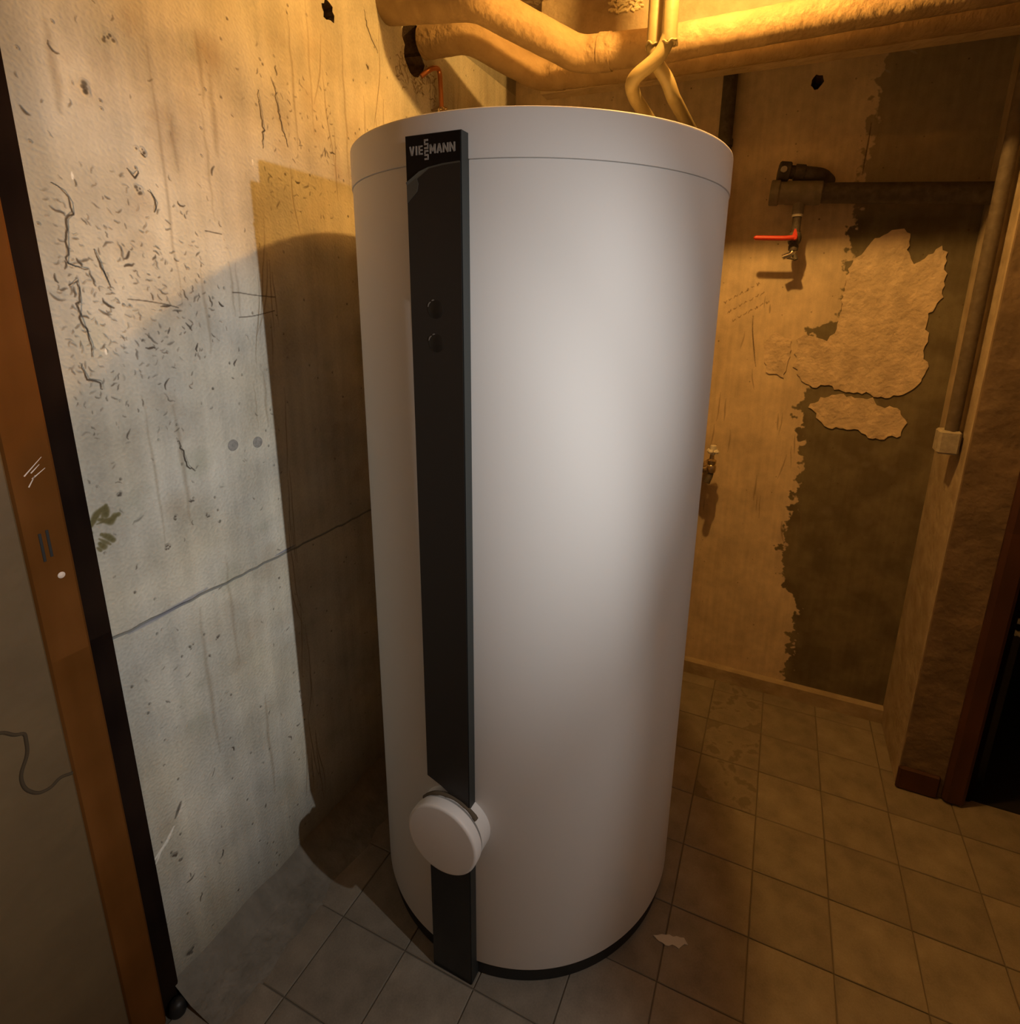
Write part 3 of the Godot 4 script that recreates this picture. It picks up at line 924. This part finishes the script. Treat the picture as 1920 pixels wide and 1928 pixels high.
func doorway_left() -> void:
	var st := new_st()
	box(st, Vector3(-1.152, CEIL * 0.5, -0.543), Vector3(0.012, CEIL, 0.046), 0.003)
	struct(obj("trim_1", st, M.dark_wood), "nearly black door stop strip between the concrete wall and the brown door frame", "trim")
	var t := Node3D.new()
	put(t, "trim_2", self)
	struct(t, "brown wooden door frame at the left edge, with latch slots and scratches", "door frame")
	st = new_st()
	box(st, Vector3(-1.1425, CEIL * 0.5, -0.486), Vector3(0.025, CEIL, 0.070), 0.005)
	obj("jamb", st, M.brown_wood, t)
	for q in [[-0.478, 1.215, 0.052], [-0.489, 1.219, 0.050]]:
		st = new_st()
		box(st, Vector3(-1.1299, q[1], q[0]), Vector3(0.0012, q[2], 0.0045), 0.0004)
		obj("latch_slot", st, M.black, t)
	st = new_st()
	for q in [[-0.474, 1.345, -0.503, 1.372], [-0.484, 1.338, -0.505, 1.352], [-0.484, 1.348, -0.498, 1.360], [-0.477, 1.325, -0.489, 1.343]]:
		var a := Vector3(-1.1299, q[1], q[0])
		var b := Vector3(-1.1299, q[3], q[2])
		var d := (b - a).normalized()
		slab(st, PackedVector2Array([Vector2(0, -0.0008), Vector2(a.distance_to(b), -0.0004), Vector2(a.distance_to(b), 0.0004), Vector2(0, 0.0012)]), a, d, d.cross(Vector3.RIGHT), Vector3.RIGHT, -0.0002, 0.0003)
	var sc := obj("scratches", st, mat(0.62, 0.52, 0.44, 0.7), t)
	sc.set_meta("label", "pale fresh scratches")
	st = new_st()
	lathe(st, [Vector2(0, 0.002), Vector2(0.004, 0.0015), Vector2(0.006, 0)], 12, Transform3D(Basis(Vector3.BACK, -PI / 2), Vector3(-1.13, 1.155, -0.497)))
	obj("paint_blob", st, mat(0.6, 0.5, 0.42, 0.6), t)
	# the beige panel nearest to the viewer, with an old run of varnish on it
	var w := Node3D.new()
	put(w, "wall_entry", self)
	struct(w, "beige panelled wall at the far left edge with a brown drip stain", "wall")
	st = new_st()
	box(st, Vector3(-1.1425, CEIL * 0.5, 0.225), Vector3(0.03, CEIL, 1.352), 0.003)
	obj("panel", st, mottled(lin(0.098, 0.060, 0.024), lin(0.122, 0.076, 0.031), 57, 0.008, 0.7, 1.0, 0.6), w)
	st = new_st()
	var run := [[-0.30, 0.935], [-0.35, 0.925], [-0.369, 0.925], [-0.385, 0.905], [-0.398, 0.900], [-0.396, 0.86], [-0.378, 0.827], [-0.380, 0.795], [-0.396, 0.772], [-0.415, 0.768], [-0.430, 0.778], [-0.4495, 0.770]]
	var pts := []
	for p in run:
		pts.append(Vector3(-1.1279, p[1], p[0]))
	tube(st, fillet(pts, 0.015, 4), 0.0032, 8)
	obj("drip_stain", st, mat(0.045, 0.027, 0.01, 0.9), w)
	# rubber stop at the foot
	st = new_st()
	lathe(st, [Vector2(0.0, 0.0), Vector2(0.016, 0.0), Vector2(0.018, 0.006), Vector2(0.017, 0.03), Vector2(0.010, 0.038), Vector2(0, 0.04)], 24, Transform3D(Basis.IDENTITY, Vector3(-1.127, 0.0, -0.545)))
	tag(obj("door_stop", st, M.black), "small black rubber door stop at the foot of the door frame, bottom left", "door stop")

func doorway_right() -> void:
	var t := Node3D.new()
	put(t, "trim_3", self)
	struct(t, "dark reddish wooden door frame at the right edge", "door frame")
	var st := new_st()
	box(st, Vector3(0.7175, CEIL * 0.5, -2.05), Vector3(0.065, CEIL, 0.06), 0.012)
	obj("frame_post", st, M.red_wood, t)
	st = new_st()
	box(st, Vector3(0.7625, CEIL * 0.5, -2.10), Vector3(0.03, CEIL, 0.08), 0.006)
	obj("frame_rebate", st, M.dark_wood, t)
	# the unlit room beyond
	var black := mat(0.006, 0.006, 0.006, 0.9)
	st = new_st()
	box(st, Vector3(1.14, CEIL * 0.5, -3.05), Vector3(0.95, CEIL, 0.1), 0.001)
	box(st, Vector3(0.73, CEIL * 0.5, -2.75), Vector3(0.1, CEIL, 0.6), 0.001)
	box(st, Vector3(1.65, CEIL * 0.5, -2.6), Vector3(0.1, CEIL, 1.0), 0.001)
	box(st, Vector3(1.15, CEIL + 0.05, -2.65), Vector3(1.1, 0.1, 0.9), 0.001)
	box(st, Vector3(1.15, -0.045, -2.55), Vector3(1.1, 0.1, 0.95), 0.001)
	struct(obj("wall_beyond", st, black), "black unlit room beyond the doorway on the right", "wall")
	var pl := thing("plastic_scrap", "small pale shiny scrap glinting in the dark doorway at the right edge", "scrap", Vector3(0.812, 0.612, -2.16))
	for q in [[Vector3(0, 0, 0), Vector3(0.02, 0.012, 0.004), Vector3(0.045, 0.012, 0), 0.007], [Vector3(-0.012, 0.052, 0), Vector3(0.012, 0.050, 0.005), Vector3(0.04, 0.056, 0), 0.009], [Vector3(-0.004, 0.012, 0), Vector3(0.016, 0.0, 0.006), Vector3(0.05, -0.006, 0), 0.006]]:
		var sc := new_st()
		tube(sc, fillet([q[0], q[1], q[2]], 0.01, 4), q[3], 10, 0.004, 3)
		obj("fold", sc, mat(0.5, 0.52, 0.54, 0.3), pl)
	var hk := new_st()
	box(hk, Vector3(0.0, -0.30, -0.012), Vector3(0.05, 0.62, 0.012), 0.003)
	obj("backing_strip", hk, M.black, pl)

func water_tank() -> void:
	var t := thing("water_tank", "tall white cylindrical hot water tank with a black vertical front strip", "water tank", TANK)
	var st := new_st()
	lathe(st, [Vector2(0, 0.0), Vector2(0.420, 0.0), Vector2(0.423, 0.003), Vector2(0.423, 0.046), Vector2(0.0, 0.046)], 128)
	obj("base_ring", st, M.black, t)
	st = new_st()
	lathe(st, [Vector2(0.0, 0.044), Vector2(0.424, 0.044), Vector2(0.428, 0.046), Vector2(0.43, 0.050), Vector2(0.43, 1.8722), Vector2(0.4292, 1.873), Vector2(0.41, 1.873)], 160)
	obj("shell", st, M.white_metal, t)
	st = new_st()
	lathe(st, [Vector2(0.41, 1.8735), Vector2(0.4305, 1.8735), Vector2(0.4318, 1.8742), Vector2(0.4318, 1.9455), Vector2(0.431, 1.949), Vector2(0.429, 1.951), Vector2(0.425, 1.952), Vector2(0.0, 1.952)], 160)
	obj("lid", st, M.white_metal, t)
	# vertical strip, on a chord of the shell
	var phi := deg_to_rad(-0.75)
	var nrm := Vector3(sin(phi), 0, cos(phi))
	var u := Vector3(cos(phi), 0, -sin(phi))
	var gloss := mat(0.006, 0.006, 0.0065, 0.22)
	var edge := mat(0.020, 0.023, 0.022, 0.55)
	var strip := Node3D.new()
	put(strip, "front_strip", t)
	st = new_st()
	slab(st, PackedVector2Array([Vector2(-0.056, 1.913), Vector2(0.056, 1.913), Vector2(0.056, 0.520), Vector2(0.03, 0.545), Vector2(-0.02, 0.572), Vector2(-0.056, 0.585)]), Vector3.ZERO, u, Vector3.UP, nrm, 0.424, 0.450)
	slab(st, PackedVector2Array([Vector2(-0.056, 0.37), Vector2(0.056, 0.36), Vector2(0.056, 0.0), Vector2(-0.056, 0.0)]), Vector3.ZERO, u, Vector3.UP, nrm, 0.416, 0.450)
	obj("strip_body", st, edge, strip)
	st = new_st()
	slab(st, PackedVector2Array([Vector2(-0.0545, 1.9115), Vector2(0.0545, 1.9115), Vector2(0.0545, 0.524), Vector2(0.03, 0.547), Vector2(-0.02, 0.574), Vector2(-0.0545, 0.587)]), Vector3.ZERO, u, Vector3.UP, nrm, 0.449, 0.4518)
	slab(st, PackedVector2Array([Vector2(-0.0545, 0.37), Vector2(0.0545, 0.36), Vector2(0.0545, 0.0015), Vector2(-0.0545, 0.0015)]), Vector3.ZERO, u, Vector3.UP, nrm, 0.449, 0.4518)
	obj("gloss_face", st, gloss, strip)
	# dull protective film from below the name plate down, peeling at its upper left corner
	var film := mat(0.021, 0.0165, 0.013, 0.55)
	st = new_st()
	var crown := [Vector2(-0.0545, 1.838), Vector2(-0.040, 1.846), Vector2(-0.026, 1.854), Vector2(-0.008, 1.860), Vector2(0.02, 1.8635), Vector2(0.0545, 1.865)]
	var fp := PackedVector2Array(crown)
	for p in [Vector2(0.0545, 0.525), Vector2(0.03, 0.548), Vector2(-0.02, 0.575), Vector2(-0.0545, 0.588)]:
		fp.append(p)
	slab(st, fp, Vector3.ZERO, u, Vector3.UP, nrm, 0.4515, 0.4522)
	obj("protective_film", st, film, strip)
	st = new_st()
	# curled rim of the film: a thin strip that lifts off the face
	for k in crown.size() - 1:
		for m in 3:
			var q := []
			for e in [[k, m], [k + 1, m], [k + 1, m + 1], [k, m + 1]]:
				var lift: float = 0.7 if e[0] < 3 else 0.25
				var b: Vector2 = crown[e[0]]
				var s: float = e[1] / 3.0
				q.append(u * b.x + Vector3.UP * (b.y - 0.010 * lift * (1.0 - s) + 0.001) + nrm * (0.4523 + 0.004 * lift * s * s))
			quad(st, q[0], q[1], q[2], q[3], nrm + Vector3.UP)
	slab(st, PackedVector2Array([Vector2(-0.0545, 1.836), Vector2(-0.044, 1.842), Vector2(-0.034, 1.8475), Vector2(-0.030, 1.836), Vector2(-0.033, 1.824), Vector2(-0.0545, 1.806)]), Vector3.ZERO, u, Vector3.UP, nrm, 0.4522, 0.4527)
	var cu := obj("film_curl", st, mat(0.085, 0.078, 0.062, 0.35), strip)
	cu.set_meta("label", "lifted pale corner of the film")
	# two round knock-outs, each with a torn bit of film at its upper left
	for y in [1.626, 1.566]:
		st = new_st()
		lathe(st, [Vector2(0, 0.0004), Vector2(0.0158, 0.0004), Vector2(0.0164, 0.0)], 40, Transform3D(Basis(u, nrm, u.cross(nrm)), nrm * 0.4522 + u * -0.001 + Vector3.UP * y))
		obj("knockout", st, mat(0.010, 0.008, 0.006, 0.45), strip)
		st = new_st()
		for arc in [[100.0, 118.0], [128.0, 165.0]]:
			var poly := PackedVector2Array()
			for k in 7:
				var a: float = deg_to_rad(lerpf(arc[0], arc[1], k / 6.0))
				poly.append(Vector2(cos(a), sin(a)) * (0.0170 + 0.0012 * sin(PI * k / 6.0)))
			for k in 7:
				var a: float = deg_to_rad(lerpf(arc[1], arc[0], k / 6.0))
				poly.append(Vector2(cos(a), sin(a)) * (0.0166 if k in [0, 6] else 0.0160))
			slab(st, poly, u * -0.001 + Vector3.UP * y, u, Vector3.UP, nrm, 0.4520, 0.4530)
		obj("film_tear", st, mat(0.20, 0.18, 0.155, 0.5), strip)
	# lettering on the gloss plate: V I E, two S on top of each other, M A N N
	st = new_st()
	var k0 := 8.9e-5
	var base := 1.8812
	var cap_h := 0.0142
	var bar := func(x0: float, y0: float, x1: float, y1: float, wd: float) -> void:
		var a := Vector2((x0 - 890.0) * k0, base + y0 * cap_h)
		var b := Vector2((x1 - 890.0) * k0, base + y1 * cap_h)
		var d := (b - a).normalized()
		var q := d.orthogonal() * wd * 0.5
		slab(st, PackedVector2Array([a + q, b + q, b - q, a - q]), Vector3.ZERO, u, Vector3.UP, nrm, 0.4515, 0.4523)
	var wd := 0.0031
	bar.call(378, 1.0, 420, 0.0, wd)
	bar.call(462, 1.0, 420, 0.0, wd)
	bar.call(525, 0.0, 525, 1.0, wd)
	bar.call(592, 0.0, 592, 1.0, wd)
	for yy in [0.09, 0.5, 0.91]:
		bar.call(590, yy, 668, yy, 0.0026)
	bar.call(848, 0.0, 848, 1.0, wd)
	bar.call(948, 0.0, 948, 1.0, wd)
	bar.call(850, 1.0, 898, 0.25, 0.0026)
	bar.call(946, 1.0, 898, 0.25, 0.0026)
	bar.call(1000, 0.0, 1046, 1.0, wd)
	bar.call(1092, 0.0, 1046, 1.0, wd)
	bar.call(1015, 0.28, 1078, 0.28, 0.0024)
	for x in [1140.0, 1285.0]:
		bar.call(x, 0.0, x, 1.0, wd)
		bar.call(x + 95, 0.0, x + 95, 1.0, wd)
		bar.call(x, 1.0, x + 95, 0.0, 0.0028)
	for y0 in [-0.62, 0.56]:
		for m in 3:
			bar.call(708, y0 + 0.10 + m * 0.43, 798, y0 + 0.10 + m * 0.43, 0.0029)
		bar.call(718, y0 + 0.5, 718, y0 + 1.03, 0.0021)
		bar.call(788, y0 + 0.03, 788, y0 + 0.56, 0.0021)
	var let := obj("lettering", st, mat(0.34, 0.32, 0.295, 0.5), strip)
	let.set_meta("label", "pale raised capital lettering with two stacked letters")
	# round inspection cap over the break in the strip
	var cap := Node3D.new()
	put(cap, "inspection_cap", t)
	var xf := Transform3D(Basis(u, nrm, u.cross(nrm)), Vector3.UP * 0.466 + u * 0.004)
	st = new_st()
	lathe(st, [Vector2(0.0, 0.40), Vector2(0.088, 0.40), Vector2(0.088, 0.458), Vector2(0.0, 0.458)], 72, xf)
	obj("flange", st, M.white_metal, cap)
	st = new_st()
	var arc := []
	for k in 25:
		var a := deg_to_rad(lerpf(38.0, 142.0, k / 24.0))
		arc.append(Vector3.UP * (0.466 + 0.0875 * sin(a)) + u * (0.004 + 0.0875 * cos(a)) + nrm * 0.452)
	tube(st, arc, 0.0055, 10, 0.002, 61)
	obj("gasket", st, mat(0.11, 0.085, 0.055, 0.8), cap)
	st = new_st()
	var prof := [Vector2(0.0, 0.462), Vector2(0.087, 0.462), Vector2(0.0905, 0.465), Vector2(0.091, 0.470), Vector2(0.091, 0.484)]
	for k in range(1, 7):
		var a := PI / 2 * k / 6.0
		prof.append(Vector2(0.084 + 0.007 * cos(a), 0.484 + 0.007 * sin(a)))
	prof.append(Vector2(0.0, 0.4915))
	lathe(st, prof, 96, xf)
	obj("cover_disc", st, mat(0.80, 0.79, 0.785, 0.5), cap)

# the two plastered drain pipes under the ceiling
func ceiling_pipes() -> void:
	var near := [Vector3(-1.154, 2.466, -1.535), Vector3(-0.865, 2.432, -1.535), Vector3(-0.655, 2.366, -1.80), Vector3(-0.42, 2.357, -1.80), Vector3(0.60, 2.373, -1.80), Vector3(1.60, 2.388, -1.80)]
	var far := [Vector3(-1.145, 2.438, -1.71), Vector3(-0.985, 2.436, -1.71), Vector3(-0.845, 2.384, -1.94), Vector3(-0.45, 2.371, -1.94), Vector3(0.60, 2.378, -1.94), Vector3(1.60, 2.386, -1.94)]
	var t := thing("plastered_pipe", "thick cream plastered pipe under the ceiling, the nearer one, with a V-shaped elbow", "pipe", Vector3.ZERO, "plastered ceiling pipes")
	var st := new_st()
	tube(st, densify(fillet(near, 0.04, 8), 0.012), 0.048, 28, 0.0018, 4, true, Vector3(0.043, -0.70, -0.20))
	obj("pipe_body", st, M.pipe_wrap, t)
	st = new_st()
	tube(st, densify([Vector3(-0.590, 2.3635, -1.80), Vector3(-0.555, 2.3622, -1.80)], 0.004), 0.0490, 28, 0.004, 8)
	obj("joint_band", st, M.pipe_wrap, t)
	t = thing("plastered_pipe", "thick cream plastered pipe running behind and below the nearer ceiling pipe", "pipe", Vector3.ZERO, "plastered ceiling pipes")
	st = new_st()
	tube(st, densify(fillet(far, 0.05, 8), 0.012), 0.048, 28, 0.0018, 14, true, Vector3(0.046, -0.80, -0.55))
	obj("pipe_body", st, M.pipe_wrap, t)
	st = new_st()
	tube(st, densify([Vector3(-0.790, 2.3822, -1.94), Vector3(-0.760, 2.3812, -1.94)], 0.004), 0.0495, 28, 0.003, 18)
	obj("joint_band", st, M.pipe_wrap, t)
	# two cream painted pipes coming down from the ceiling and running back over the tank
	var specs := [
		["cream_pipe", "thin cream pipe, right one of two, with an S-bend before the plastered pipes", [Vector3(-0.347, CEIL, -1.60), Vector3(-0.347, 2.264, -1.60), Vector3(-0.440, 2.206, -1.595), Vector3(-0.444, 2.188, -1.66), Vector3(-0.430, 2.160, -2.41)], 2.278],
		["cream_pipe", "thin cream pipe, left one of two, passing behind the other one's bend", [Vector3(-0.392, CEIL, -1.632), Vector3(-0.392, 2.262, -1.632), Vector3(-0.357, 2.218, -1.66), Vector3(-0.347, 2.188, -1.69), Vector3(-0.326, 2.161, -2.41)], 2.291]]
	var i := 0
	for s in specs:
		t = thing(s[0], s[1], "pipe", Vector3.ZERO, "cream painted pipes over the tank")
		var pts: Array = s[2]
		st = new_st()
		tube(st, densify(fillet(pts, 0.055, 8), 0.02), 0.0180, 20)
		obj("pipe_body", st, M.cream, t)
		st = new_st()
		tube(st, densify([pts[0], Vector3(pts[0].x, s[3], pts[0].z)], 0.02), 0.0195, 20, 0.0008, 31 + i)
		obj("upper_sleeve", st, M.cream, t)
		# ragged end of the sleeve wrapping
		st = new_st()
		var loop := []
		for k in 37:
			var a := TAU * k / 36.0
			loop.append(Vector3(pts[0].x + cos(a) * 0.0200, s[3] + 0.0035 * sin(a * 3.0 + i) + 0.002 * sin(a * 7.0), pts[0].z + sin(a) * 0.0200))
		tube(st, loop, 0.0028, 8, 0.0012, 51 + i)
		obj("ragged_collar", st, M.cream, t)
		i += 1

func wall_pipes() -> void:
	var st := new_st()
	# copper pipe on the left wall
	var t := thing("copper_pipe", "thin copper pipe coming out of the wall hole and running down behind the tank", "pipe")
	tube(st, fillet([Vector3(-1.150, 2.340, -1.695), Vector3(-1.127, 2.368, -1.720), Vector3(-1.127, 2.385, -1.768), Vector3(-1.127, 2.30, -1.775), Vector3(-1.127, 0.9, -1.775)], 0.04, 8), 0.0075, 16)
	obj("pipe_body", st, M.copper, t)
	for q in [-1.760, -1.790]:
		st = new_st()
		lathe(st, [Vector2(0, 0.012), Vector2(0.004, 0.012), Vector2(0.007, 0.008), Vector2(0.008, 0.0), Vector2(0.004, -0.006), Vector2(0.004, -0.028), Vector2(0, -0.028)], 16, Transform3D(Basis(Vector3.BACK, -PI / 2), Vector3(-1.127, 2.262 if q > -1.77 else 2.272, q)))
		obj("clamp_screw", st, M.brass, t)
	st = new_st()
	tube(st, [Vector3(-1.127, 2.260, -1.775), Vector3(-1.127, 2.272, -1.775)], 0.0100, 18)
	obj("clamp_band", st, M.brass, t)
	# dark iron pipe on the back wall, dropping behind the tank
	t = thing("iron_pipe", "dark vertical iron pipe on the back wall just right of the tank top", "pipe")
	st = new_st()
	tube(st, [Vector3(-0.281, CEIL, -2.355), Vector3(-0.281, 0.0, -2.355)], 0.025, 24)
	obj("pipe_body", st, M.old_iron, t)
	for y in [2.22]:
		st = new_st()
		tube(st, [Vector3(-0.281, y, -2.355), Vector3(-0.281, y + 0.022, -2.355)], 0.029, 24)
		box(st, Vector3(-0.281, y + 0.011, -2.388), Vector3(0.016, 0.018, 0.026), 0.002)
		obj("pipe_clamp", st, M.old_iron, t)
	# grey drain pipe across the back wall
	t = thing("drain_pipe", "dark grey horizontal drain pipe on the back wall with a fitting on top", "pipe")
	st = new_st()
	tube(st, [Vector3(-0.070, 2.040, -2.30), Vector3(0.10, 2.030, -2.30), Vector3(0.545, 2.004, -2.30)], 0.033, 28)
	obj("pipe_body", st, M.old_iron, t)
	st = new_st()
	var dir := Vector3(0.615, -0.036, 0).normalized()
	var xf := Transform3D(Basis(Quaternion(Vector3.UP, dir)), Vector3(-0.075, 2.0402, -2.30))
	lathe(st, [Vector2(0, -0.028), Vector2(0.040, -0.028), Vector2(0.042, -0.025), Vector2(0.042, 0.0), Vector2(0.037, 0.004), Vector2(0.037, 0.022), Vector2(0.039, 0.026), Vector2(0.039, 0.135), Vector2(0.036, 0.138), Vector2(0.033, 0.138)], 32, xf)
	obj("end_coupling", st, M.grey_pipe, t)
	st = new_st()
	lathe(st, [Vector2(0.0, -0.072), Vector2(0.017, -0.072), Vector2(0.019, -0.068), Vector2(0.019, -0.04), Vector2(0.024, -0.03), Vector2(0.024, 0.0)], 24, Transform3D(Basis.IDENTITY, Vector3(-0.006, 2.037, -2.30)))
	obj("tee_outlet", st, M.grey_pipe, t)
	# fitting lying on the coupling: hex union and a stub that bends into the wall
	st = new_st()
	xf = Transform3D(Basis(Quaternion(Vector3.UP, Vector3(1, -0.12, -0.15).normalized())), Vector3(-0.085, 2.112, -2.30))
	lathe(st, [Vector2(0, 0.0), Vector2(0.028, 0.0), Vector2(0.032, 0.004), Vector2(0.032, 0.036), Vector2(0.028, 0.04), Vector2(0.022, 0.04), Vector2(0.022, 0.052), Vector2(0.027, 0.054), Vector2(0.027, 0.085), Vector2(0.022, 0.088), Vector2(0, 0.088)], 6, xf)
	obj("union_nut", st, M.old_iron, t)
	st = new_st()
	tube(st, fillet([Vector3(-0.01, 2.103, -2.312), Vector3(0.055, 2.095, -2.325), Vector3(0.085, 2.088, -2.42)], 0.03, 6), 0.023, 20)
	obj("branch_stub", st, M.old_iron, t)
	st = new_st()
	lathe(st, [Vector2(0, 0.004), Vector2(0.010, 0.004), Vector2(0.012, 0.0), Vector2(0.012, -0.01)], 20, Transform3D(Basis(Vector3.RIGHT, PI / 2), Vector3(-0.066, 2.110, -2.2705)))
	obj("bleed_plug", st, M.chrome, t)
	# ball valve with a red lever under the tee
	t = thing("ball_valve", "small ball valve with a red lever hanging below the drain pipe", "valve", Vector3(-0.006, 1.965, -2.30))
	t.scale = Vector3(1.08, 1.0, 1.08)
	st = new_st()
	lathe(st, [Vector2(0.0, 0.0), Vector2(0.0165, 0.0), Vector2(0.0165, 0.008), Vector2(0.0, 0.008)], 24, Transform3D(Basis.IDENTITY, Vector3(0, -0.006, 0)))
	obj("seal_ring", st, mat(0.7, 0.66, 0.58, 0.4), t)
	st = new_st()
	lathe(st, [Vector2(0.0, -0.055), Vector2(0.0135, -0.055), Vector2(0.0135, -0.004), Vector2(0.0, -0.004)], 20)
	obj("nipple", st, M.old_iron, t)
	st = new_st()
	var bp := [Vector2(0.0, -0.118), Vector2(0.015, -0.118), Vector2(0.016, -0.105)]
	for k in 9:
		var a := PI * (k + 1) / 10.0
		bp.append(Vector2(0.012 + 0.009 * sin(a), -0.078 - 0.022 * cos(a)))
	bp.append_array([Vector2(0.016, -0.052), Vector2(0.0, -0.052)])
	lathe(st, bp, 24)
	obj("valve_body", st, M.old_iron, t)
	st = new_st()
	tube(st, fillet([Vector3(0, -0.112, 0), Vector3(-0.002, -0.130, 0.006), Vector3(-0.030, -0.142, 0.012)], 0.01, 5), 0.0095, 16)
	obj("hose_outlet", st, M.chrome, t)
	st = new_st()
	tube(st, [Vector3(0.006, -0.134, 0.0), Vector3(0.012, -0.150, 0.004)], 0.008, 14)
	tube(st, [Vector3(-0.030, -0.141, 0.012), Vector3(0.012, -0.148, 0.006)], 0.0035, 10)
	obj("wing_nut", st, M.old_iron, t)
	st = new_st()
	lathe(st, [Vector2(0.0, 0.012), Vector2(0.007, 0.012), Vector2(0.009, 0.009), Vector2(0.009, -0.008), Vector2(0, -0.008)], 18, Transform3D(Basis(Vector3.RIGHT, PI / 2), Vector3(0, -0.078, 0.027)))
	var lev := densify(fillet([Vector3(-0.002, -0.078, 0.033), Vector3(-0.03, -0.080, 0.036), Vector3(-0.118, -0.076, 0.038)], 0.01, 4), 0.01)
	tube(st, lev, 0.0085, 14)
	lathe(st, [Vector2(0, 0.007), Vector2(0.004, 0.0055), Vector2(0.0068, 0.0), Vector2(0.004, -0.0055), Vector2(0, -0.007)], 14, Transform3D(Basis.IDENTITY, Vector3(-0.118, -0.076, 0.038)))
	slab(st, PackedVector2Array([Vector2(-0.008, 0), Vector2(0.008, 0), Vector2(0.002, 0.022), Vector2(-0.003, 0.022)]), Vector3(0, -0.072, 0.034), Vector3.RIGHT, Vector3.UP, Vector3.BACK, -0.003, 0.002)
	var red := obj("lever", st, mat(0.62, 0.055, 0.03, 0.35), t)
	red.set_meta("label", "red lever")
	# tap beside the tank
	t = thing("water_tap", "small metal water tap on the back wall half hidden by the tank", "tap", Vector3(-0.212, 1.05, BZ))
	t.scale = Vector3.ONE * 1.45
	st = new_st()
	tube(st, [Vector3(-0.018, -0.028, -0.004), Vector3(-0.018, -0.028, 0.085)], 0.008, 18)
	tube(st, fillet([Vector3(-0.018, -0.028, 0.056), Vector3(-0.018, -0.028, 0.085), Vector3(0.0, -0.022, 0.085)], 0.012, 5), 0.0095, 18)
	obj("supply_elbow", st, M.brass, t)
	st = new_st()
	lathe(st, [Vector2(0, -0.032), Vector2(0.012, -0.032), Vector2(0.014, -0.026), Vector2(0.014, -0.014), Vector2(0.011, -0.010), Vector2(0.013, -0.006), Vector2(0.013, 0.002), Vector2(0.007, 0.006), Vector2(0.0055, 0.02), Vector2(0, 0.02)], 20, Transform3D(Basis.IDENTITY, Vector3(0.003, 0, 0.085)))
	obj("tap_body", st, M.brass, t)
	st = new_st()
	tube(st, fillet([Vector3(0.003, -0.030, 0.085), Vector3(0.002, -0.042, 0.086), Vector3(-0.004, -0.062, 0.094)], 0.012, 5), 0.009, 16)
	obj("spout", st, M.old_iron, t)
	st = new_st()
	for k in 4:
		var a := TAU * k / 4.0 + 0.5
		lathe(st, [Vector2(0, 0.006), Vector2(0.006, 0.004), Vector2(0.0075, 0), Vector2(0.006, -0.004), Vector2(0, -0.006)], 14, Transform3D(Basis.IDENTITY, Vector3(0.004 + cos(a) * 0.011, 0.028, 0.085 + sin(a) * 0.012)))
	lathe(st, [Vector2(0, 0.016), Vector2(0.008, 0.014), Vector2(0.010, 0.0), Vector2(0.006, -0.012), Vector2(0, -0.012)], 18, Transform3D(Basis.IDENTITY, Vector3(0.004, 0.030, 0.085)))
	obj("handle", st, mat(0.88, 0.85, 0.78, 0.3, 0.2), t)
	# conduit in the right corner, ending in a small box
	t = thing("corner_conduit", "thin vertical conduit in the right corner ending in a small box", "conduit", Vector3(0.517, 1.25, -2.11))
	st = new_st()
	tube(st, [Vector3(0, 0.02, 0), Vector3(0, CEIL - 1.25, 0)], 0.019, 20)
	obj("pipe_body", st, mottled(lin(0.09, 0.07, 0.05), lin(0.15, 0.12, 0.09), 85, 0.02, 0.7, 3.0, 1.0), t)
	st = new_st()
	box(st, Vector3(-0.004, -0.005, -0.01), Vector3(0.058, 0.075, 0.066), 0.006)
	obj("junction_box", st, mottled(lin(0.34, 0.31, 0.26), lin(0.46, 0.43, 0.37), 83, 0.02, 0.7, 4.0, 1.0), t)

func small_things() -> void:
	var st := new_st()
	slab(st, ragged([[-0.135, 1.180], [-0.10, 1.172], [-0.068, 1.178], [-0.045, 1.196], [-0.058, 1.208], [-0.085, 1.199], [-0.115, 1.192]], 0.004, 0.008, 7), Vector3(0, 0.0012, 0), Vector3.RIGHT, Vector3.FORWARD, Vector3.UP, 0.0, 0.002)
	tag(obj("plaster_smear", st, mat(0.60, 0.58, 0.54, 0.9)), "small pale smear of dried plaster on the floor right of the tank foot", "plaster")
